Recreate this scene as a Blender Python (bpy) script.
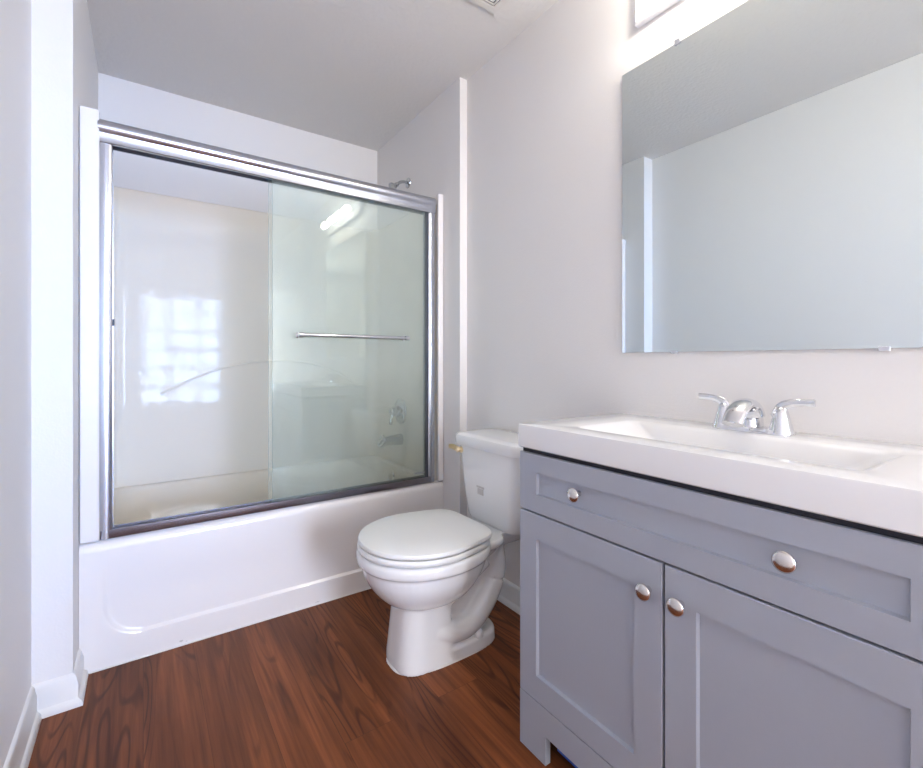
import bpy, bmesh, math, random
from mathutils import Vector, Matrix
PI = math.pi
S = bpy.context.scene
COL = S.collection
for o in list(bpy.data.objects):
    bpy.data.objects.remove(o, do_unlink=True)

# ------------------------------------------------------------------ camera
cd = bpy.data.cameras.new('camera'); cam = bpy.data.objects.new('camera', cd); COL.objects.link(cam)
cam.location = (0, 0, 1.0545); cam.rotation_euler = (PI/2, 0, -0.6072)
cd.sensor_width = 36; cd.lens = 457.87/923*36; cd.shift_y = (361.2-384)/923; cd.clip_start = 0.02
S.camera = cam

# ------------------------------------------------------------------ light
EXPOSURE = 0.30
S.view_settings.view_transform = 'Standard'; S.view_settings.look = 'None'
S.view_settings.gamma = 1; S.view_settings.use_curve_mapping = False
S.view_settings.exposure = EXPOSURE
w = bpy.data.worlds.new('sky'); S.world = w; w.use_nodes = True
w.node_tree.nodes['Background'].inputs[0].default_value = (.62, .76, 1, 1)
w.node_tree.nodes['Background'].inputs[1].default_value = 1.0
BULB = 84.0
def area(name, loc, rot, sx, sy, power, color):
    l = bpy.data.lights.new(name, 'AREA'); l.shape = 'RECTANGLE'; l.size = sx; l.size_y = sy
    l.energy = power; l.color = color
    o = bpy.data.objects.new(name, l); COL.objects.link(o); o.location = loc; o.rotation_euler = rot
    return o
# daylight coming in through the tall window behind the camera
area('window_daylight', (.82, -3.13, 1.235), (PI/2, 0, 0), .92, 1.77, 126, (.96, .955, .975))
# bluer skylight slanting in through the same window towards the left wall
dl_ = area('window_skylight', (.84, -3.16, 1.25), (PI/2, 0, math.atan2(1.25, 5.2)), 1.1, 1.9, 13, (.03, .34, 1.0))
dl_.data.spread = math.radians(40)

# ------------------------------------------------------------------ helpers
def mesh_obj(name, bm, mat, parent=None, smooth=False, bevel=0, loc=None, angle=35):
    bmesh.ops.recalc_face_normals(bm, faces=bm.faces[:])
    me = bpy.data.meshes.new(name); bm.to_mesh(me); bm.free()
    if mat: me.materials.append(mat)
    o = bpy.data.objects.new(name, me); COL.objects.link(o)
    if parent:
        o.parent = parent
        o.matrix_parent_inverse = Matrix.Translation(-Vector(parent.location)) if not parent.parent else Matrix.Identity(4)
    if smooth:
        for p in me.polygons: p.use_smooth = True
        me.set_sharp_from_angle(angle=math.radians(angle))
    if bevel:
        m = o.modifiers.new('bevel', 'BEVEL'); m.width = bevel; m.segments = 3; m.limit_method = 'ANGLE'; m.angle_limit = math.radians(40)
        for p in me.polygons: p.use_smooth = True
        me.set_sharp_from_angle(angle=math.radians(angle))
        m.harden_normals = False
    return o
def thing(name, label, cat, loc, group=None):
    o = bpy.data.objects.new(name, None); COL.objects.link(o); o.location = loc; o.empty_display_size = .05
    o['label'] = label; o['category'] = cat
    if group: o['group'] = group
    return o
def struct(name, bm, mat, **k):
    o = mesh_obj(name, bm, mat, **k); o['kind'] = 'structure'; return o
def box(bm, x0, x1, y0, y1, z0, z1):
    v = [bm.verts.new(p) for p in ((x0,y0,z0),(x1,y0,z0),(x1,y1,z0),(x0,y1,z0),(x0,y0,z1),(x1,y0,z1),(x1,y1,z1),(x0,y1,z1))]
    for f in ((0,3,2,1),(4,5,6,7),(0,1,5,4),(1,2,6,5),(2,3,7,6),(3,0,4,7)): bm.faces.new([v[i] for i in f])
def boxes(*bs):
    bm = bmesh.new()
    for b in bs: box(bm, *b)
    return bm
def loft(bm, loops, cap0=True, cap1=True):
    R = [[bm.verts.new(p) for p in l] for l in loops]; n = len(R[0])
    for a, b in zip(R, R[1:]):
        for i in range(n): bm.faces.new((a[i], a[(i+1) % n], b[(i+1) % n], b[i]))
    if cap0: bm.faces.new(R[0][::-1])
    if cap1: bm.faces.new(R[-1])
def frame_for(t):
    t = t.normalized(); up = Vector((0,0,1)) if abs(t.z) < .95 else Vector((0,1,0))
    a = t.cross(up).normalized(); b = a.cross(t).normalized(); return a, b
def tube(bm, pts, rad, n=16, flat=None):
    """pts list of points, rad number or list (or (ra, rb) pairs for elliptic sections)"""
    P = [Vector(p) for p in pts]; L = []
    for i, p in enumerate(P):
        t = (P[min(i+1, len(P)-1)] - P[max(i-1, 0)])
        a, b = frame_for(t); r = rad[i] if isinstance(rad, (list, tuple)) else rad
        ra, rb = r if isinstance(r, (list, tuple)) else (r, r)
        L.append([p + a*ra*math.cos(2*PI*k/n) + b*rb*math.sin(2*PI*k/n) for k in range(n)])
    loft(bm, L)
def bez(pts, n=24):
    """Catmull-Rom through the points"""
    P = [Vector(p) for p in pts]; P = [2*P[0]-P[1]] + P + [2*P[-1]-P[-2]]; out = []
    seg = len(P)-3
    for s in range(seg):
        p0, p1, p2, p3 = P[s:s+4]
        for k in range(n):
            t = k/n
            out.append(.5*((2*p1)+(p2-p0)*t+(2*p0-5*p1+4*p2-p3)*t*t+(3*p1-p0-3*p2+p3)*t**3))
    out.append(P[-2]); return out
def interp(vals, n):
    """resample a list of values to n entries"""
    out = []
    for i in range(n):
        f = i/(n-1)*(len(vals)-1); k = min(int(f), len(vals)-2); t = f-k
        a, b = vals[k], vals[k+1]
        out.append(tuple(x*(1-t)+y*t for x, y in zip(a, b)) if isinstance(a, tuple) else a*(1-t)+b*t)
    return out
def lathe(bm, prof, origin, axis, n=32):
    """prof: list of (r, h) along axis"""
    ax = Vector(axis).normalized(); a, b = frame_for(ax); o = Vector(origin)
    loft(bm, [[o+ax*h+(a*math.cos(2*PI*k/n)+b*math.sin(2*PI*k/n))*max(r, 1e-4) for k in range(n)] for r, h in prof])
def rrect(cx, cy, hx, hy, r, z, n=6):
    r = min(r, hx-1e-4, hy-1e-4); out = []
    for (sx, sy, a0) in ((1,1,0),(-1,1,PI/2),(-1,-1,PI),(1,-1,3*PI/2)):
        for k in range(n+1):
            a = a0+PI/2*k/n
            out.append((cx+sx*(hx-r)+r*math.cos(a), cy+sy*(hy-r)+r*math.sin(a), z))
    return out

# ------------------------------------------------------------------ materials
def NT(name):
    m = bpy.data.materials.new(name); m.use_nodes = True
    nt = m.node_tree; return m, nt, nt.nodes['Principled BSDF']
def N(nt, t, **k):
    n = nt.nodes.new(t)
    for a, v in k.items(): setattr(n, a, v)
    return n
def mat(name, col, rough=.5, metal=0, bump=0, bscale=60, detail=3, coat=0, vary=0, aniso=0, bdist=.002, spec=.5):
    m, nt, b = NT(name)
    b.inputs['Base Color'].default_value = (*col, 1); b.inputs['Roughness'].default_value = rough
    b.inputs['Metallic'].default_value = metal; b.inputs['Coat Weight'].default_value = coat
    b.inputs['Coat Roughness'].default_value = .04; b.inputs['Specular IOR Level'].default_value = spec
    g = N(nt, 'ShaderNodeNewGeometry')
    nz = N(nt, 'ShaderNodeTexNoise'); nz.inputs['Scale'].default_value = bscale; nz.inputs['Detail'].default_value = detail
    nt.links.new(g.outputs['Position'], nz.inputs['Vector'])
    if bump:
        bp = N(nt, 'ShaderNodeBump'); bp.inputs['Strength'].default_value = bump; bp.inputs['Distance'].default_value = bdist
        nt.links.new(nz.outputs['Fac'], bp.inputs['Height']); nt.links.new(bp.outputs['Normal'], b.inputs['Normal'])
        if coat: nt.links.new(bp.outputs['Normal'], b.inputs['Coat Normal'])
    if vary:
        mx = N(nt, 'ShaderNodeMix', data_type='RGBA'); nt.links.new(nz.outputs['Fac'], mx.inputs[0])
        mx.inputs[6].default_value = (*[c*(1-vary) for c in col], 1); mx.inputs[7].default_value = (*[min(1, c*(1+vary)) for c in col], 1)
        nt.links.new(mx.outputs[2], b.inputs['Base Color'])
    return m
M = {}
M['wall'] = mat('wall_paint', (.84, .815, .80), .55, bump=.35, bscale=170, detail=2, bdist=.0015)
M['ceiling'] = mat('ceiling_paint', (.78, .755, .74), .8, bump=.8, bscale=55, detail=4, bdist=.004)
M['trim'] = mat('trim_paint', (.88, .87, .86), .35, bump=.05, bscale=30)
M['fiberglass'] = mat('tub_fiberglass', (.91, .875, .86), .25, bump=.12, bscale=18, detail=1, coat=.6, bdist=.003)
M['surround'] = mat('surround_fiberglass', (.93, .86, .76), .04, bump=.12, bscale=22, detail=2, coat=0, spec=.11, bdist=.003)
M['porcelain'] = mat('porcelain', (.93, .925, .92), .12, coat=.5, vary=.01, bscale=4)
M['seat'] = mat('seat_plastic', (.92, .915, .89), .28, vary=.01, bscale=5)
M['caulk'] = mat('caulk', (.85, .83, .80), .6, bump=.2, bscale=80)
M['vanity'] = mat('vanity_paint', (.42, .445, .51), .38, bump=.04, bscale=120, vary=.015)
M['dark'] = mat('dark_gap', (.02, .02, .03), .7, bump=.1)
M['top'] = mat('cultured_marble', (.90, .89, .885), .18, coat=.4, vary=.01, bscale=6)
M['chrome'] = mat('chrome', (.80, .81, .84), .07, metal=1, vary=.02, bscale=8)
M['satin'] = mat('satin_aluminium', (.54, .56, .62), .25, metal=1, vary=.03, bscale=10)
M['fitting'] = mat('shower_chrome', (.50, .52, .55), .12, metal=1, vary=.03, bscale=12)
M['track'] = mat('track_aluminium', (.40, .40, .46), .25, metal=1, vary=.03, bscale=10)
M['nickel'] = mat('satin_nickel', (.72, .69, .67), .2, metal=1, vary=.03, bscale=20)
M['brass'] = mat('polished_brass', (.95, .78, .48), .3, metal=1, vary=.04, bscale=20)
M['seal'] = mat('rubber_seal', (.07, .08, .10), .5, bump=.1)
M['tape'] = mat('blue_tape', (.02, .09, .42), .6, bump=.2, bscale=200)
M['grille'] = mat('vent_plastic', (.75, .73, .71), .5, bump=.05)
M['fixture'] = mat('fixture_enamel', (.86, .86, .90), .3, bump=.02)
M['mark'] = mat('grey_mark', (.62, .59, .57), .5, vary=.05)
M['blind'] = mat('window_vinyl', (.8, .8, .8), .4, bump=.03)

# mirror
m, nt, b = NT('mirror_silver'); b.inputs['Base Color'].default_value = (.80, .86, .84, 1)
b.inputs['Metallic'].default_value = 1; b.inputs['Roughness'].default_value = .0
nz = N(nt, 'ShaderNodeTexNoise'); nz.inputs['Scale'].default_value = 3; bp = N(nt, 'ShaderNodeBump'); bp.inputs['Strength'].default_value = .004
nt.links.new(nz.outputs['Fac'], bp.inputs['Height']); nt.links.new(bp.outputs['Normal'], b.inputs['Normal']); M['mirror'] = m

# door glass: thin tinted pane, tinted transparent + fresnel reflection, light water haze
def glassmat(name, tint, haze):
    m, nt, b = NT(name); out = nt.nodes['Material Output']
    tr = N(nt, 'ShaderNodeBsdfTransparent'); tr.inputs[0].default_value = (*tint, 1)
    gl = N(nt, 'ShaderNodeBsdfGlossy'); gl.inputs[0].default_value = (.95, 1, .97, 1); gl.inputs['Roughness'].default_value = .0
    fr = N(nt, 'ShaderNodeFresnel'); fr.inputs[0].default_value = 1.5
    df = N(nt, 'ShaderNodeBsdfDiffuse'); df.inputs[0].default_value = (.78, .84, .80, 1)
    m1 = N(nt, 'ShaderNodeMixShader'); m2 = N(nt, 'ShaderNodeMixShader')
    nz = N(nt, 'ShaderNodeTexNoise'); nz.inputs['Scale'].default_value = 6; nz.inputs['Detail'].default_value = 5
    mr = N(nt, 'ShaderNodeMapRange'); mr.inputs['From Min'].default_value = .35; mr.inputs['From Max'].default_value = .75
    mr.inputs['To Min'].default_value = haze*.8; mr.inputs['To Max'].default_value = haze*1.25
    nt.links.new(nz.outputs['Fac'], mr.inputs['Value'])
    nt.links.new(mr.outputs[0], m1.inputs[0]); nt.links.new(tr.outputs[0], m1.inputs[1]); nt.links.new(df.outputs[0], m1.inputs[2])
    nt.links.new(fr.outputs[0], m2.inputs[0]); nt.links.new(m1.outputs[0], m2.inputs[1]); nt.links.new(gl.outputs[0], m2.inputs[2])
    nt.links.new(m2.outputs[0], out.inputs['Surface']); return m
M['glass'] = glassmat('door_glass', (.965, .985, .972), .10)
M['glass_edge'] = mat('glass_edge', (.45, .58, .56), .15)
def emis(name, col, s):
    m, nt, b = NT(name); b.inputs['Base Color'].default_value = (.9, .9, .9, 1)
    b.inputs['Emission Color'].default_value = (*col, 1); b.inputs['Emission Strength'].default_value = s; return m
M['bulb'] = emis('bulb_glow', (1, .94, .82), BULB)

# wood floor
def woodmat():
    m, nt, b = NT('wood_plank_floor'); L = nt.links.new
    g = N(nt, 'ShaderNodeNewGeometry'); sp = N(nt, 'ShaderNodeSeparateXYZ'); L(g.outputs['Position'], sp.inputs[0])
    cb = N(nt, 'ShaderNodeCombineXYZ'); L(sp.outputs['Y'], cb.inputs['X']); L(sp.outputs['X'], cb.inputs['Y'])
    br = N(nt, 'ShaderNodeTexBrick'); L(cb.outputs[0], br.inputs['Vector']); br.offset = .37; br.offset_frequency = 2
    for k, v in (('Color1', (0,0,0,1)), ('Color2', (1,1,1,1)), ('Mortar', (.5,.5,.5,1))): br.inputs[k].default_value = v
    br.inputs['Scale'].default_value = 1; br.inputs['Mortar Size'].default_value = .0007; br.inputs['Mortar Smooth'].default_value = .3
    br.inputs['Brick Width'].default_value = 1.22; br.inputs['Row Height'].default_value = .152; br.inputs['Bias'].default_value = 0
    rnd = N(nt, 'ShaderNodeMath', operation='MULTIPLY'); L(br.outputs['Color'], rnd.inputs[0]); rnd.inputs[1].default_value = 37.0
    def coords(sx, sy, so=1):
        a = N(nt, 'ShaderNodeMath', operation='MULTIPLY'); L(sp.outputs['X'], a.inputs[0]); a.inputs[1].default_value = sx
        c = N(nt, 'ShaderNodeMath', operation='MULTIPLY'); L(sp.outputs['Y'], c.inputs[0]); c.inputs[1].default_value = sy
        d = N(nt, 'ShaderNodeCombineXYZ'); L(a.outputs[0], d.inputs[0]); L(c.outputs[0], d.inputs[1]); L(rnd.outputs[0], d.inputs[2]); return d
    n1 = N(nt, 'ShaderNodeTexNoise'); n1.inputs['Scale'].default_value = 1; n1.inputs['Detail'].default_value = 1.2; n1.inputs['Roughness'].default_value = .4
    L(coords(10, 1.0).outputs[0], n1.inputs['Vector'])
    sn = N(nt, 'ShaderNodeMath', operation='MULTIPLY'); L(n1.outputs['Fac'], sn.inputs[0]); sn.inputs[1].default_value = 90
    si = N(nt, 'ShaderNodeMath', operation='SINE'); L(sn.outputs[0], si.inputs[0])
    mr = N(nt, 'ShaderNodeMapRange'); L(si.outputs[0], mr.inputs['Value']); mr.inputs['From Min'].default_value = .45; mr.inputs['From Max'].default_value = 1
    # where the rings show strongly
    n3 = N(nt, 'ShaderNodeTexNoise'); n3.inputs['Scale'].default_value = 1; n3.inputs['Detail'].default_value = 2
    L(coords(9, 1.0).outputs[0], n3.inputs['Vector'])
    m3 = N(nt, 'ShaderNodeMapRange'); L(n3.outputs['Fac'], m3.inputs['Value']); m3.inputs['From Min'].default_value = .44; m3.inputs['From Max'].default_value = .56
    rg = N(nt, 'ShaderNodeMath', operation='MULTIPLY'); L(mr.outputs[0], rg.inputs[0]); L(m3.outputs[0], rg.inputs[1])
    n2 = N(nt, 'ShaderNodeTexNoise'); n2.inputs['Scale'].default_value = 1; n2.inputs['Detail'].default_value = 4; n2.inputs['Roughness'].default_value = .65
    L(coords(70, 2.2).outputs[0], n2.inputs['Vector'])
    n4 = N(nt, 'ShaderNodeTexNoise'); n4.inputs['Scale'].default_value = 1; n4.inputs['Detail'].default_value = 2
    L(coords(14, 1.3).outputs[0], n4.inputs['Vector'])
    r1 = N(nt, 'ShaderNodeValToRGB'); L(n2.outputs['Fac'], r1.inputs[0])
    e = r1.color_ramp.elements; e[0].position = .3; e[0].color = (.145, .042, .015, 1); e[1].position = .75; e[1].color = (.29, .092, .029, 1)
    r2 = N(nt, 'ShaderNodeValToRGB'); L(n4.outputs['Fac'], r2.inputs[0])
    e = r2.color_ramp.elements; e[0].position = .3; e[0].color = (.62, .58, .56, 1); e[1].position = .7; e[1].color = (1.25, 1.25, 1.25, 1)
    mu = N(nt, 'ShaderNodeMix', data_type='RGBA', blend_type='MULTIPLY'); mu.inputs[0].default_value = 1; L(r1.outputs[0], mu.inputs[6]); L(r2.outputs[0], mu.inputs[7])
    # plank tone
    pt = N(nt, 'ShaderNodeMapRange'); L(br.outputs['Color'], pt.inputs['Value']); pt.inputs['To Min'].default_value = .82; pt.inputs['To Max'].default_value = 1.18
    mv = N(nt, 'ShaderNodeVectorMath', operation='SCALE'); L(mu.outputs[2], mv.inputs[0]); L(pt.outputs[0], mv.inputs['Scale'])
    dk = N(nt, 'ShaderNodeMix', data_type='RGBA'); L(rg.outputs[0], dk.inputs[0]); L(mv.outputs[0], dk.inputs[6]); dk.inputs[7].default_value = (.040, .010, .005, 1)
    rm = N(nt, 'ShaderNodeMath', operation='MULTIPLY'); L(rg.outputs[0], rm.inputs[0]); rm.inputs[1].default_value = .62; L(rm.outputs[0], dk.inputs[0])
    jm = N(nt, 'ShaderNodeMix', data_type='RGBA'); jf = N(nt, 'ShaderNodeMath', operation='MULTIPLY'); L(br.outputs['Fac'], jf.inputs[0]); jf.inputs[1].default_value = .6
    L(jf.outputs[0], jm.inputs[0]); L(dk.outputs[2], jm.inputs[6]); jm.inputs[7].default_value = (.03, .012, .008, 1)
    L(jm.outputs[2], b.inputs['Base Color'])
    b.inputs['Roughness'].default_value = .42
    bp = N(nt, 'ShaderNodeBump'); bp.inputs['Strength'].default_value = .12; bp.inputs['Distance'].default_value = .001
    L(n2.outputs['Fac'], bp.inputs['Height']); L(bp.outputs['Normal'], b.inputs['Normal'])
    b.inputs['Specular IOR Level'].default_value = .22
    return m
M['floor'] = woodmat()

# ------------------------------------------------------------------ room
XR, XA, XL, XJ = 1.310, 1.268, -.178, -.272     # right wall, alcove right, alcove left, left wall
YB, YJ, YT, YF = 2.799, 1.839, 1.985, -3.0      # alcove back, wall jogs, tub front, wall behind the camera
H = 2.44
struct('floor', boxes((XJ-.1, XR+.1, YF-.1, YB+.1, -.05, 0)), M['floor'])
struct('ceiling', boxes((XJ-.1, XR+.1, YF-.1, YB+.1, H, H+.05)), M['ceiling'])
struct('wall_right', boxes((XR, XR+.1, YF-.1, YJ, 0, H)), M['wall'])
struct('wall_left', boxes((XJ-.1, XJ, YF-.1, YJ, 0, H)), M['wall'])
struct('wall_alcove_right', boxes((XA, XR+.1, YJ, YB+.1, 0, H)), M['wall'])
struct('wall_alcove_left', boxes((XJ-.1, XL, YJ, YB+.1, 0, H)), M['wall'])
struct('wall_back', boxes((XL, XA, YB, YB+.1, 0, H)), M['wall'])
WX0, WX1, WZ0, WZ1 = .36, 1.28, .35, 2.12
struct('wall_front', boxes((XJ, WX0, YF-.1, YF, 0, H), (WX1, XR, YF-.1, YF, 0, H),
                           (WX0, WX1, YF-.1, YF, 0, WZ0), (WX0, WX1, YF-.1, YF, WZ1, H)), M['wall'])
bm = bmesh.new(); f = .05
box(bm, WX0, WX0+f, YF-.08, YF-.02, WZ0, WZ1); box(bm, WX1-f, WX1, YF-.08, YF-.02, WZ0, WZ1)
box(bm, WX0+f, WX1-f, YF-.08, YF-.02, WZ0, WZ0+f); box(bm, WX0+f, WX1-f, YF-.08, YF-.02, WZ1-f, WZ1)
for i in range(1, 3):
    x = WX0+(WX1-WX0)*i/3; box(bm, x-.024, x+.024, YF-.06, YF-.035, WZ0+f, WZ1-f)
for i in range(1, 6):
    z = WZ0+(WZ1-WZ0)*i/6; box(bm, WX0+f, WX1-f, YF-.058, YF-.037, z-.024, z+.024)
struct('window_1', bm, M['blind'])

def baseboard(name, a, b_, nx, ny, ma=0, mb=0):
    """from a to b along the wall; (nx,ny) points into the room"""
    prof = [(0,0),(.026,0),(.026,.006),(.023,.016),(.016,.021),(.014,.024),(.014,.066),(.010,.078),(.009,.086),(.004,.094),(0,.096)]
    bm = bmesh.new()
    L = math.hypot(b_[0]-a[0], b_[1]-a[1]); tx, ty = (b_[0]-a[0])/L, (b_[1]-a[1])/L
    loft(bm, [[(p[0]+nx*d+tx*d*m_, p[1]+ny*d+ty*d*m_, z) for d, z in prof] for p, m_ in ((a, ma), (b_, mb))])
    return struct(name, bm, M['trim'], smooth=True, angle=50)
baseboard('baseboard_left', (XJ, YF), (XJ, YJ), 1, 0, 0, -1)
baseboard('baseboard_jog_left', (XJ, YJ), (XL, YJ), 0, -1, 1, 1)
baseboard('baseboard_alcove_left', (XL, YJ), (XL, YT-.005), 1, 0, -1, 0)
baseboard('baseboard_right', (XR, YF), (XR, .09), -1, 0)
baseboard('baseboard_right_rear', (XR, .96), (XR, YJ), -1, 0, 0, -1)
baseboard('baseboard_jog_right', (XR, YJ), (XA, YJ), 0, -1, 1, 1)
baseboard('baseboard_alcove_right', (XA, YJ), (XA, YT-.005), -1, 0, -1, 0)

# ------------------------------------------------------------------ tub
SILL = .44
tub = thing('bathtub', 'white fiberglass alcove bathtub with a smooth moulded apron', 'bathtub', (.547, 2.39, 0))
def sst(e0, e1, x):
    t = max(0, min(1, (x-e0)/(e1-e0))); return t*t*(3-2*t)
bm = bmesh.new()
X0, X1 = XL+.001, XA-.001
xs = [X0+(X1-X0)*i/240 for i in range(241)]
zs = [0.0]+[SILL*i/90 for i in range(1, 84)]
def rr_d(x, z, x0, x1, z0, z1, r):
    cx, cz = (x0+x1)/2, (z0+z1)/2
    qx, qz = abs(x-cx)-(x1-x0)/2+r, abs(z-cz)-(z1-z0)/2+r
    return math.hypot(max(qx, 0), max(qz, 0))+min(max(qx, qz), 0)-r
def yfront(x, z):
    d = rr_d(x, z, -.112, 1.215, .094, 1.2, .12)
    rec = .009*(1-sst(-.010, .003, d))
    lip = sst(.20, .39, z)
    return YT+rec*(1-lip)
rows = [[bm.verts.new((x, yfront(x, z), z)) for x in xs] for z in zs]
# rounded lip over to the track ledge, then back into the rim
z9 = zs[-1]
for k in range(1, 8):
    a = PI/2*k/7; r = SILL-z9
    rows.append([bm.verts.new((x, YT+r*(1-math.cos(a)), z9+r*math.sin(a))) for x in xs])
rows.append([bm.verts.new((x, YT+.075, SILL+.001)) for x in xs])
rows.append([bm.verts.new((x, YT+.075, SILL-.06)) for x in xs])
rows.append([bm.verts.new((x, YT+.03, SILL-.06)) for x in xs])
rows.append([bm.verts.new((x, YT+.03, 0)) for x in xs])
for a, b_ in zip(rows, rows[1:]):
    for i in range(len(xs)-1): bm.faces.new((a[i], a[i+1], b_[i+1], b_[i]))
mesh_obj('apron', bm, M['fiberglass'], tub, smooth=True)
bm = bmesh.new()
cx, cy = (XL+XA)/2, (YT+.07+YB)/2; hx, hy = (XA-XL)/2-.001, (YB-YT-.07)/2-.001
loops = [rrect(cx, cy, hx, hy, .002, .0, 10), rrect(cx, cy, hx, hy, .002, SILL, 10), rrect(cx, cy+.0, hx-.03, hy-.035, .10, SILL, 10), rrect(cx, cy, hx-.045, hy-.045, .12, SILL-.008, 10),
         rrect(cx, cy, hx-.055, hy-.055, .13, SILL-.03, 10), rrect(cx-.01, cy, hx-.10, hy-.085, .14, .18, 10), rrect(cx-.01, cy, hx-.13, hy-.11, .13, .12, 10), rrect(cx-.01, cy, hx-.18, hy-.15, .10, .10, 10)]
loft(bm, loops)
mesh_obj('basin', bm, M['surround'], tub, smooth=True)
bm = bmesh.new(); lathe(bm, [(.036, 0), (.036, .004), (.030, .011), (.012, .013), (.001, .013)], (XA-.083, 2.41, .385), (-1, 0, .12)); mesh_obj('overflow_plate', bm, M['chrome'], tub, smooth=True)
bm = bmesh.new(); box(bm, XL+.0265, XA-.0265, YT-.004, YT+.004, 0, .005); mesh_obj('caulk_bead', bm, M['caulk'], tub, bevel=.002)
# small scuffs on the apron foot
random.seed(4)
for (x, z, rx, rz) in ((.115, .018, .007, .004), (.132, .012, .003, .002), (.62, .012, .010, .002)):
    bm = bmesh.new(); loft(bm, [[(x+rx*math.cos(2*PI*k/14)*random.uniform(.5, 1.2), YT-h_, z+rz*math.sin(2*PI*k/14)*random.uniform(.5, 1.2)) for k in range(14)] for h_ in (-.001, .0003)])
    mesh_obj('scuff', bm, M['mark'], tub)

# surround
HS = 1.905
sur = thing('tub_surround', 'glossy off-white fiberglass tub surround lining the shower alcove', 'shower surround', (.547, 2.79, SILL))
def flange_edge(name, bm, **k): return mesh_obj(name, bm, M['fiberglass'], sur, bevel=.006, **k)
# back panel follows rounded inner corners: one moulded shell
bm = bmesh.new(); t = .022; rc = .085
path = []
xa, xb, yb = XL+t, XA-t, YB-t
path.append((xa, YT+.02))
for k in range(0, 11):
    a = PI-PI/2*k/10; path.append((xa+rc+rc*math.cos(a), yb-rc+rc*math.sin(a)))
for k in range(0, 11):
    a = PI/2-PI/2*k/10; path.append((xb-rc+rc*math.cos(a), yb-rc+rc*math.sin(a)))
path.append((xb, YT+.02))
zz = [SILL+.001, SILL+.02]+[SILL+.02+(HS-SILL-.04)*i/6 for i in range(1, 7)]+[HS-.012, HS-.003, HS]
ins = [0]*(len(zz)-3)+[.0, .006, .016]
V = []
for z, d in zip(zz, ins):
    row = []
    for (x, y) in path:
        nx = -1 if x < xa+.001 else (1 if x > xb-.001 else 0); row.append(bm.verts.new((max(XL+.002, min(XA-.002, x+(d if x > .5 else -d)*(abs(x-.547) > .6))), min(YB-.002, y+d*(y > yb-.2)), z)))
    V.append(row)
for a, b_ in zip(V, V[1:]):
    for i in range(len(path)-1): bm.faces.new((a[i], a[i+1], b_[i+1], b_[i]))
mesh_obj('wall_panel', bm, M['surround'], sur, smooth=True, angle=60)
flange_edge('front_flange', boxes((XL+.002, XL+.055, YT-.004, YT+.02, SILL+.002, HS+.006)))
flange_edge('front_flange', boxes((XA-.034, XA-.002, YT-.004, YT+.02, SILL+.002, HS+.006)))
arc = bez([(.07, yb-.001, .885), (.16, yb-.001, .935), (.30, yb-.001, 1.0), (.46, yb-.001, 1.042), (.61, yb-.001, 1.055), (.80, yb-.001, 1.045), (.98, yb-.001, .99), (1.12, yb-.001, .90)], 10)
bm = bmesh.new(); tube(bm, arc, .007, 10)
for v in bm.verts: v.co.y = yb-.001+(v.co.y-yb+.001)*.6
mesh_obj('moulded_ridge', bm, M['surround'], sur, smooth=True)

# ------------------------------------------------------------------ shower door
YD = YT+.036
door = thing('shower_door', 'sliding shower door of frameless clear glass in chrome framing', 'shower door', (.54, YD, SILL))
DX0, DX1 = XL+.056, XA-.053
DT = 1.87
bm = bmesh.new()
prof = [(-.032,1.804),(-.034,1.806),(-.031,1.838),(-.033,1.841),(-.039,1.847),(-.042,1.856),(-.042,1.864),(-.039,1.874),(-.032,1.882),(-.021,1.887),(-.008,1.888),(.022,1.887),(.028,1.880),(.028,1.806),(.022,1.806),(.022,1.835),(-.022,1.835),(-.022,1.804)]
loft(bm, [[(x, YD+dy, z) for dy, z in prof] for x in (DX0-.006, DX1+.006)])
mesh_obj('header_rail', bm, M['satin'], door, smooth=True, angle=50)
bm = bmesh.new()
prof = [(-.026,SILL+.001),(-.030,SILL+.003),(-.0305,SILL+.004),(-.031,SILL+.032),(-.028,SILL+.033),(-.022,SILL+.024),(-.020,SILL+.008),(-.003,SILL+.008),(-.001,SILL+.018),(.003,SILL+.018),(.005,SILL+.008),(.022,SILL+.008),(.024,SILL+.030),(.028,SILL+.030),(.030,SILL+.001)]
loft(bm, [[(x, YD+dy, z) for dy, z in prof] for x in (DX0, DX1)])
mesh_obj('bottom_track', bm, M['track'], door, smooth=True, angle=30)
for sgn, xj in ((1, DX0), (-1, DX1)):
    bm = bmesh.new()
    prof = [(0,-.030),(.012,-.032),(.030,-.030),(.034,-.026),(.034,-.020),(.014,-.018),(.014,.018),(.034,.020),(.034,.027),(0,.029)]
    loft(bm, [[(xj+sgn*a, YD+b_, z) for a, b_ in prof] for z in (SILL+.002, 1.806)])
    j = mesh_obj('side_jamb', bm, M['satin'], door, smooth=True, angle=40)
    for zz_ in (1.19,):
        bm = boxes((xj+sgn*.030-.005, xj+sgn*.030+.009 if sgn > 0 else xj-.021, YD-.019, YD-.010, zz_-.012, zz_+.012)); mesh_obj('bumper', bm, M['seal'], j, bevel=.002)
GX = .440
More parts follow.
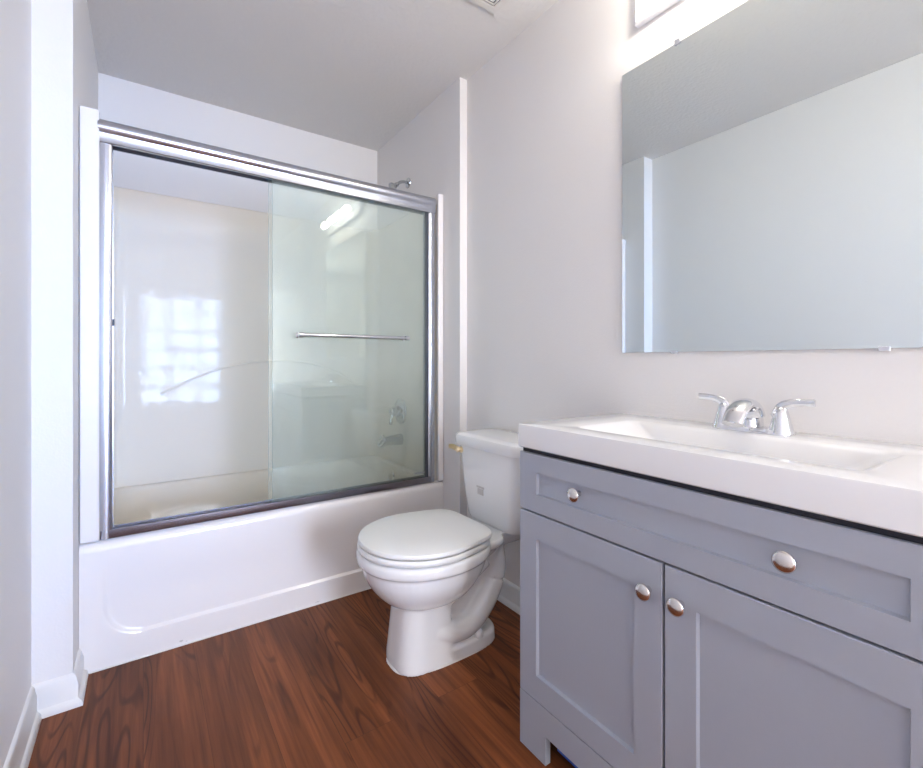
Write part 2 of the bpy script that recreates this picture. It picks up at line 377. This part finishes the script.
def panel(x0, x1, y, label, first):
    p = mesh_obj('glass_panel', boxes((x0, x1, y-.003, y+.003, SILL+.012, 1.832)), None, door)
    p.data.materials.append(M['glass']); p.data.materials.append(M['glass_edge'])
    for f in p.data.polygons:
        if abs(f.normal.x) > .5: f.material_index = 1
    p['label'] = label
    if first:
        mesh_obj('edge_seal', boxes((x1-.012, x1+.004, y-.007, y+.007, SILL+.014, 1.83)), M['seal'], p, bevel=.002)
        mesh_obj('guide_foot', boxes((x1-.075, x1-.014, y-.007, y-.004, SILL+.052, SILL+.058)), M['satin'], p, bevel=.001)
        bm = bmesh.new()
        tube(bm, [(x0+.10, y-.045, 1.166), (x0+.61, y-.045, 1.166)], .0075, 16)
        lathe(bm, [(.011, 0), (.011, .020), (.008, .022)], (x0+.095, y-.045, 1.166), (1, 0, 0), 20)
        lathe(bm, [(.011, 0), (.011, .020), (.008, .022)], (x0+.615, y-.045, 1.166), (-1, 0, 0), 20)
        for xx in (x0+.105, x0+.605):
            lathe(bm, [(.013, 0), (.013, .004), (.007, .007), (.007, .048)], (xx, y-.003, 1.166), (0, -1, 0), 20)
        mesh_obj('towel_bar', bm, M['chrome'], p, smooth=True)
    return p
panel(GX, DX1-.032, YD-.012, 'outer glass panel carrying the towel bar', True)
panel(GX-.010, DX1-.036, YD+.012, 'inner glass panel slid behind the outer one', False)

# ------------------------------------------------------------------ shower fittings (on the alcove right wall)
xw = XA-.022
yv = 2.42
t_ = thing('shower_valve', 'chrome single-lever shower valve on the surround above the tub spout', 'shower valve', (xw, yv, .76))
bm = bmesh.new(); lathe(bm, [(.072, 0), (.072, .003), (.066, .009), (.045, .014), (.030, .017), (.030, .03), (.001, .03)], (xw, yv, .76), (-1, 0, 0), 40)
for v in bm.verts: v.co.z = .76+(v.co.z-.76)*1.05
mesh_obj('escutcheon', bm, M['fitting'], t_, smooth=True)
bm = bmesh.new(); lathe(bm, [(.026, .025), (.028, .035), (.024, .062), (.016, .070), (.001, .071)], (xw, yv, .76), (-1, 0, 0), 28)
tube(bm, bez([(xw-.05, yv, .755), (xw-.062, yv-.004, .725), (xw-.070, yv-.008, .685)], 8), interp([(.010,.009),(.009,.006),(.012,.004)], 17), 14)
mesh_obj('lever', bm, M['fitting'], t_, smooth=True)
bm = bmesh.new()
tube(bm, bez([(xw, yv, .595), (xw-.05, yv, .595), (xw-.10, yv, .592), (xw-.128, yv, .580), (xw-.138, yv, .566)], 8), interp([.034, .030, .026, .024, .018], 33), 24)
lathe(bm, [(.006, 0), (.006, .012), (.009, .013), (.009, .019), (.001, .02)], (xw-.115, yv, .612), (0, 0, 1), 14)
o = mesh_obj('tub_spout', bm, M['fitting'], smooth=True); o['label'] = 'chrome tub spout on the alcove wall below the shower valve'; o['category'] = 'spout'
t_ = thing('wall_shower', 'small chrome shower head on a bent arm above the door rail', 'shower head', (XA, 2.37, 2.093))
bm = bmesh.new(); lathe(bm, [(.030, 0), (.029, .004), (.018, .010), (.010, .012)], (XA, 2.37, 2.093), (-1, 0, 0), 28); mesh_obj('flange', bm, M['fitting'], t_, smooth=True)
bm = bmesh.new(); tube(bm, bez([(XA-.005, 2.37, 2.093), (XA-.03, 2.37, 2.094), (XA-.055, 2.37, 2.084), (XA-.072, 2.37, 2.068)], 8), .0085, 14); mesh_obj('arm', bm, M['fitting'], t_, smooth=True)
bm = bmesh.new(); lathe(bm, [(.010, 0), (.013, .006), (.013, .012), (.012, .016), (.019, .026), (.026, .038), (.027, .046), (.022, .048), (.001, .048)], (XA-.068, 2.37, 2.072), (-.8, 0, -.6), 28); mesh_obj('spray_head', bm, M['fitting'], t_, smooth=True)
# tiny nail hole on the back wall over the door, drawn as a dark stud
bm = bmesh.new(); lathe(bm, [(.004, 0), (.003, .003), (.001, .003)], (.56, YB, 2.13), (0, -1, 0), 10)
o = mesh_obj('nail_hole', bm, M['dark'], smooth=True); o['label'] = 'tiny dark nail hole left in the back wall above the door rail'; o['category'] = 'nail_hole'

# ------------------------------------------------------------------ toilet
TY = 1.425
T = thing('toilet', 'white two-piece toilet with closed lid beside the bathtub', 'toilet', (1.0, TY, 0))
def egg(uf, ub, wd, z, um=None, nf=2.15, nb=3.2, taper=.10, n=56, v0=0):
    if um is None: um = ub+(uf-ub)*.47
    out = []
    for k in range(n):
        a = 2*PI*k/n; c, s = math.cos(a), math.sin(a)
        nn = nf if c >= 0 else nb; A = (uf-um) if c >= 0 else (um-ub)
        du = A*math.copysign(abs(c)**(2/nn), c); v = wd*math.copysign(abs(s)**(2/nn), s)
        if c < 0: v *= 1-taper*(-du/A)
        out.append((XR-(um+du), TY+v+v0, z))
    return out
bm = bmesh.new()
RZ = .407
SEC = [(.575,.34,.085,.208), (.606,.33,.108,.219), (.640,.31,.138,.242), (.671,.29,.168,.276), (.694,.27,.190,.315), (.704,.258,.198,.345), (.707,.252,.201,.361), (.720,.243,.213,.371), (.722,.24,.215,.385), (.721,.24,.214,.399)]
sm_ = bez([Vector((a, b_, c)) for a, b_, c, d in SEC], 4); zz_ = bez([Vector((d, 0, 0)) for a, b_, c, d in SEC], 4)
loft(bm, [egg(p[0], p[1], p[2], z[0], nb=2.4) for p, z in zip(sm_, zz_)]+[egg(.712,.245,.206,RZ,nb=2.4)])
# front pedestal column
loft(bm, [egg(.607,.40,.102,.0,nf=3,nb=9,taper=0,v0=.010), egg(.606,.40,.101,.03,nf=3,nb=9,taper=0,v0=.010), egg(.598,.41,.096,.10,nf=3,nb=9,taper=0,v0=.010), egg(.590,.41,.092,.18,nf=3,nb=9,taper=0,v0=.010), egg(.585,.40,.090,.26,nf=3,nb=9,taper=0,v0=.010)])
# foot plate and web
loft(bm, [egg(.50,.190,.106,.0,nf=4,nb=3,taper=0,v0=.010), egg(.50,.192,.104,.040,nf=4,nb=3,taper=0,v0=.010), egg(.50,.200,.097,.052,nf=4,nb=3,taper=0,v0=.010)])
loft(bm, [egg(.52,.24,.055,.0), egg(.52,.21,.053,.12), egg(.55,.17,.060,.22), egg(.56,.15,.080,.30), egg(.56,.13,.11,.37)])
for sy in (-1, 1):
    pth = bez([(XR-.47, TY+sy*.046, .110), (XR-.40, TY+sy*.054, .092), (XR-.33, TY+sy*.056, .100), (XR-.275, TY+sy*.056, .140), (XR-.228, TY+sy*.054, .205), (XR-.208, TY+sy*.050, .275), (XR-.220, TY+sy*.045, .36)], 8)
    tube(bm, pth, interp([.044, .046, .047, .047, .048, .050, .052], len(pth)), 20)
    pth = bez([(XR-.50, TY+sy*.036, .10), (XR-.44, TY+sy*.044, .20), (XR-.36, TY+sy*.055, .27), (XR-.28, TY+sy*.065, .335)], 8)
    tube(bm, pth, interp([.036, .040, .046, .050], len(pth)), 20)
# rear deck carrying the tank
loft(bm, [egg(.42,.20,.095,.335,nf=3,nb=3,taper=0), egg(.42,.195,.122,.365,nf=4,nb=3,taper=0), egg(.40,.19,.140,.382,nf=4,nb=3.5,taper=0), egg(.40,.19,.142,.398,nf=4,nb=3.5,taper=0), egg(.39,.195,.137,.405,nf=4,nb=3.5,taper=0)])
loft(bm, [egg(.30,.04,.075,.35,nb=4,taper=0), egg(.30,.04,.095,.385,nb=4,taper=0), egg(.30,.04,.095,.405,nb=4,taper=0)])
bowl = mesh_obj('bowl', bm, M['porcelain'], T, smooth=True)
rm = bowl.modifiers.new('remesh', 'REMESH'); rm.mode = 'VOXEL'; rm.voxel_size = .004; rm.use_smooth_shade = True
sm = bowl.modifiers.new('smooth', 'SMOOTH'); sm.iterations = 8; sm.factor = .5
bm = bmesh.new(); loft(bm, [egg(.612,.186,.107,.0,nf=2.9,nb=3,taper=0,v0=.010), egg(.610,.188,.105,.005,nf=2.9,nb=3,taper=0,v0=.010)])
mesh_obj('caulk_bead', bm, M['caulk'], T, smooth=True)
for sy in (-1, 1):
    bm = bmesh.new(); lathe(bm, [(.018, 0), (.018, .012), (.016, .022), (.010, .028), (.001, .030)], (XR-.30, TY+sy*.080, .046), (0, 0, 1), 20); mesh_obj('bolt_cap', bm, M['porcelain'], T, smooth=True)
# seat + lid
k = dict(nf=2.05, nb=5.5, taper=.19)
UB = .280
bm = bmesh.new(); loft(bm, [egg(.716,UB,.209,RZ+.004,**k), egg(.719,UB,.212,RZ+.008,**k), egg(.719,UB,.212,RZ+.018,**k), egg(.715,UB+.003,.208,RZ+.023,**k)]); mesh_obj('seat', bm, M['seat'], T, smooth=True, angle=50)
bm = bmesh.new(); loft(bm, [egg(.710,UB-.004,.207,RZ+.026,**k), egg(.716,UB-.006,.212,RZ+.029,**k), egg(.717,UB-.006,.213,RZ+.035,**k), egg(.714,UB-.004,.210,RZ+.042,**k), egg(.69,UB+.01,.190,RZ+.048,**k), egg(.60,UB+.08,.10,RZ+.0485,**k)]); mesh_obj('lid', bm, M['seat'], T, smooth=True, angle=50)
for sy in (-1, 1):
    bm = bmesh.new(); box(bm, XR-.300, XR-.268, TY+sy*.075-.020, TY+sy*.075+.020, RZ-.002, RZ+.024); mesh_obj('hinge', bm, M['seat'], T, bevel=.008)
# tank
def tk(hu0, hu1, hv, z, r): return rrect(XR-(hu0+hu1)/2, TY, (hu1-hu0)/2, hv, r, z, 8)
bm = bmesh.new(); loft(bm, [tk(.05,.17,.135,.403,.04), tk(.03,.19,.155,.408,.05), tk(.02,.197,.164,.424,.055), tk(.015,.203,.174,.50,.05), tk(.012,.208,.183,.60,.045), tk(.012,.212,.191,.706,.04)])
tank = mesh_obj('tank', bm, M['porcelain'], T, smooth=True)
bm = bmesh.new(); loft(bm, [tk(.010,.216,.196,.703,.04), tk(.008,.224,.204,.706,.04), tk(.006,.227,.207,.712,.042), tk(.006,.228,.208,.738,.042), tk(.008,.225,.205,.747,.042), tk(.014,.216,.197,.753,.04), tk(.03,.19,.175,.7545,.03)])
mesh_obj('tank_lid', bm, M['porcelain'], T, smooth=True)
bm = bmesh.new(); ux = XR-.211
lathe(bm, [(.013, 0), (.013, .006), (.009, .010), (.009, .016)], (ux+.002, TY+.158, .683), (-1, 0, 0), 20)
pth = bez([(ux-.014, TY+.154, .682), (ux-.020, TY+.160, .688), (ux-.024, TY+.185, .694), (ux-.030, TY+.205, .694)], 8)
tube(bm, pth, interp([(.011,.013), (.010,.012), (.007,.011), (.005,.009)], len(pth)), 14)
o = mesh_obj('flush_lever', bm, M['brass'], T, smooth=True); o['label'] = 'brass flush lever'
ux = XR-.2065
o = mesh_obj('maker_mark', boxes((ux-.0012, ux+.004, TY+.008, TY+.056, .548, .555), (ux-.0006, ux+.004, TY+.014, TY+.050, .522, .545)), M['mark'], tank); o['label'] = 'faint embossed grey mark'

# ------------------------------------------------------------------ vanity
FX = .858                      # plane of the door fronts
VY0, VY1 = .098, .952
van = thing('vanity_cabinet', 'grey-blue shaker vanity cabinet under the white sink top', 'vanity cabinet', (1.08, .524, 0))
bm = bmesh.new()
box(bm, FX+.020, XR-.003, VY0, VY1, .080, .800)     # carcass
mesh_obj('body', bm, M['vanity'], van, bevel=.001)
mesh_obj('gap_shade', boxes((FX+.0192, FX+.0199, VY0+.01, VY1-.01, .152, .80)), M['dark'], van)  # near-black sheet, puts the shade between the fronts into colour
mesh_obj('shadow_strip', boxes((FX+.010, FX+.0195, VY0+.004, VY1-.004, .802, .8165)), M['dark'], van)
# base board with feet: front board and end boards
bm = bmesh.new()
pts = [(VY0,0),(VY0+.10,0),(VY0+.10,.076),(VY1-.098,.076),(VY1-.098,0),(VY1,0),(VY1,.148),(VY0,.148)]
loft(bm, [[(x, y, z) for y, z in pts] for x in (FX+.001, FX+.0195)])
mesh_obj('base_board', bm, M['vanity'], van, bevel=.001)
for ya, yb_ in ((VY1-.018, VY1), (VY0, VY0+.018)):
    mesh_obj('side_foot', boxes((FX+.020, FX+.12, ya, yb_, 0, .0795)), M['vanity'], van)
o = mesh_obj('tape_strip', boxes((FX+.004, FX+.0185, .30, .815, .067, .0755)), M['tape'], van); o['label'] = 'blue tape strip under the base board'
def shaker(name, y0, y1, z0, z1, fy, fz, parent):
    bm = bmesh.new(); t = .019; dp = .009; ch = .0022
    def L(a, b_, c, d, x): return [(x, a, c), (x, b_, c), (x, b_, d), (x, a, d)]
    loops = [L(y0, y1, z0, z1, FX+t), L(y0, y1, z0, z1, FX+.0015), L(y0+.0015, y1-.0015, z0+.0015, z1-.0015, FX),
             L(y0+fy, y1-fy, z0+fz, z1-fz, FX), L(y0+fy+ch, y1-fy-ch, z0+fz+ch, z1-fz-ch, FX+dp)]
    loft(bm, loops); return mesh_obj(name, bm, M['vanity'], parent)
df_ = shaker('drawer_front', VY0+.001, VY1-.001, .651, .806, .064, .048, van)
def knob(y, z, parent):
    bm = bmesh.new(); lathe(bm, [(.0075, -.001), (.0065, .004), (.0055, .012), (.010, .016), (.0165, .018), (.0176, .0205), (.0172, .0232), (.013, .0258), (.006, .0275), (.0005, .0278)], (FX, y, z), (-1, 0, 0), 36)
    return mesh_obj('knob', bm, M['nickel'], parent, smooth=True, angle=60)
knob(.742, .737, df_); knob(.306, .735, df_)
dl = shaker('door', .527, VY1-.001, .151, .6465, .064, .066, van); knob(.557, .583, dl)
dr = shaker('door', VY0+.001, .5215, .151, .6465, .064, .066, van); knob(.487, .583, dr)

# countertop with integrated basin
CZ0, CZ1 = .8185, .882
ct = thing('vanity_sink_top', 'glossy white vanity top with an integrated rectangular basin', 'sink top', (1.08, .524, CZ0))
bm = bmesh.new()
cxx, cyy = (.852+XR-.001)/2, .5235; hxx, hyy = (XR-.001-.852)/2, .430
bcx, bcy = 1.052, .524
def seg(l): return l
loops = [rrect(cxx, cyy, hxx-.004, hyy-.004, .004, CZ0, 6), rrect(cxx, cyy, hxx, hyy, .004, CZ0+.003, 6), rrect(cxx, cyy, hxx, hyy, .005, CZ1-.004, 6), rrect(cxx, cyy, hxx-.0012, hyy-.0012, .004, CZ1-.0012, 6), rrect(cxx, cyy, hxx-.004, hyy-.004, .004, CZ1, 6),
         rrect(bcx, bcy, .128, .300, .03, CZ1, 6), rrect(bcx, bcy, .122, .294, .028, CZ1-.002, 6), rrect(bcx, bcy, .116, .280, .026, CZ1-.010, 6), rrect(bcx, bcy, .102, .215, .03, CZ1-.055, 6), rrect(bcx, bcy, .09, .19, .03, CZ1-.062, 6), rrect(bcx, bcy, .03, .04, .02, CZ1-.0632, 6)]
loft(bm, loops)
mesh_obj('top_slab', bm, M['top'], ct, smooth=True, angle=30)
bm = bmesh.new(); lathe(bm, [(.022, 0), (.022, .002), (.016, .004), (.012, .002), (.001, .002)], (bcx, bcy, CZ1-.0632), (0, 0, 1), 24); o = mesh_obj('drain', bm, M['chrome'], ct, smooth=True); o['label'] = 'chrome drain'

# faucet
FXC, FYC = 1.228, .518
fa = thing('sink_faucet', 'chrome two-handle centerset faucet at the back of the sink top', 'faucet', (FXC, FYC, CZ1))
bm = bmesh.new(); loft(bm, [rrect(FXC, FYC, .026, .084, .026, CZ1+.0003, 10), rrect(FXC, FYC, .026, .084, .026, CZ1+.006, 10), rrect(FXC, FYC, .022, .080, .022, CZ1+.013, 10), rrect(FXC, FYC, .010, .068, .01, CZ1+.015, 10)]); mesh_obj('base_plate', bm, M['chrome'], fa, smooth=True, angle=50)
bm = bmesh.new()
pth = bez([(FXC+.006, FYC, CZ1+.008), (FXC+.004, FYC, CZ1+.040), (FXC-.014, FYC, CZ1+.064), (FXC-.046, FYC, CZ1+.068), (FXC-.078, FYC, CZ1+.052), (FXC-.100, FYC, CZ1+.026)], 8)
tube(bm, pth, interp([(.031,.024), (.029,.020), (.027,.016), (.026,.013), (.025,.012), (.023,.012)], len(pth)), 28)
lathe(bm, [(.011, 0), (.012, .010), (.001, .010)], (FXC-.094, FYC, CZ1+.034), (-.5, 0, -.85), 20)
mesh_obj('spout', bm, M['chrome'], fa, smooth=True, angle=60)
for sy in (-1, 1):
    hy = FYC+sy*.064
    bm = bmesh.new(); lathe(bm, [(.027, .003), (.0265, .008), (.022, .024), (.018, .040), (.0155, .052), (.012, .060), (.006, .066), (.001, .067)], (FXC, hy, CZ1), (0, 0, 1), 28)
    pth = bez([(FXC, hy-sy*.010, CZ1+.040), (FXC, hy+sy*.000, CZ1+.064), (FXC+.001, hy+sy*.018, CZ1+.075), (FXC+.002, hy+sy*.040, CZ1+.078), (FXC+.002, hy+sy*.066, CZ1+.079)], 8)
    tube(bm, pth, interp([(.008,.013), (.007,.012), (.006,.009), (.004,.008), (.0045,.008)], len(pth)), 16)
    mesh_obj('handle', bm, M['chrome'], fa, smooth=True, angle=60)
bm = bmesh.new(); tube(bm, [(FXC+.022, FYC, CZ1+.012), (FXC+.022, FYC, CZ1+.052)], .0025, 10); lathe(bm, [(.003, 0), (.005, .004), (.005, .009), (.001, .012)], (FXC+.022, FYC, CZ1+.05), (0, 0, 1), 14); mesh_obj('lift_rod', bm, M['chrome'], fa, smooth=True)

# ------------------------------------------------------------------ mirror, light, vent
MY0, MY1, MZ0, MZ1 = .106, .9415, 1.0825, 2.000
mi = thing('wall_mirror', 'large frameless rectangular wall mirror above the sink', 'mirror', (XR, .524, MZ0))
p = mesh_obj('mirror_glass', boxes((XR-.008, XR-.002, MY0, MY1, MZ0, MZ1)), M['mirror'], mi)
p.data.materials.append(M['dark'])
for f in p.data.polygons:
    if abs(f.normal.x) < .5: f.material_index = 1
for y in (.76, .288): mesh_obj('bottom_clip', boxes((XR-.011, XR-.001, y-.010, y+.010, MZ0-.006, MZ0+.004)), M['chrome'], mi, bevel=.001)
for y in (.75, .298): mesh_obj('top_clip', boxes((XR-.012, XR-.001, y-.009, y+.009, MZ1-.006, MZ1+.010)), M['chrome'], mi, bevel=.001)

vl = thing('vanity_light', 'white light bar with four round bulbs above the mirror', 'wall light', (XR, .524, 2.17))
PY0, PY1 = .163, .886
bm = bmesh.new()
def R(x, d): return [(x, PY0+d, 2.125+d), (x, PY1-d, 2.125+d), (x, PY1-d, 2.232-d), (x, PY0+d, 2.232-d)]
loft(bm, [R(XR-.001, 0), R(XR-.020, 0), R(XR-.025, .006), R(XR-.025, .016), R(XR-.020, .022)])
mesh_obj('back_plate', bm, M['fixture'], vl, bevel=.001)
for i in range(4):
    y = .524+(i-1.5)*.163
    bm = bmesh.new(); lathe(bm, [(.026, 0), (.026, .006), (.020, .010), (.018, .022), (.001, .022)], (XR-.0205, y, 2.178), (-1, 0, 0), 24); so = mesh_obj('socket', bm, M['fixture'], vl, smooth=True)
    bm = bmesh.new(); bmesh.ops.create_uvsphere(bm, u_segments=24, v_segments=16, radius=.0255, matrix=Matrix.Translation((XR-.078, y, 2.178)))
    mesh_obj('bulb', bm, M['bulb'], so, smooth=True)['label'] = 'glowing round bulb'

ve = thing('exhaust_vent', 'white square exhaust fan grille on the ceiling', 'vent', (1.01, 1.28, H))
bm = bmesh.new()
vx0, vx1, vy0, vy1 = .870, 1.150, 1.140, 1.420
def R(d, z): return [(vx0+d, vy0+d, z), (vx1-d, vy0+d, z), (vx1-d, vy1-d, z), (vx0+d, vy1-d, z)]
loft(bm, [R(0, H-.0005), R(0, H-.006), R(.004, H-.009), R(.028, H-.009), R(.030, H-.006)])
mesh_obj('frame', bm, M['grille'], ve)
mesh_obj('duct', boxes((vx0+.031, vx1-.031, vy0+.031, vy1-.031, H-.0062, H-.0058)), M['dark'], ve)
bm = bmesh.new()
for i in range(9):
    d = .036+i*.012
    for (a, b_, c, e) in ((vx0+d, vx1-d, vy0+d, vy0+d+.006), (vx0+d, vx1-d, vy1-d-.006, vy1-d), (vx0+d, vx0+d+.006, vy0+d+.006, vy1-d-.006), (vx1-d-.006, vx1-d, vy0+d+.006, vy1-d-.006)):
        if b_-a > .004 and e-c > .004: box(bm, a, b_, c, e, H-.010, H-.0063)
mesh_obj('slats', bm, M['grille'], ve)
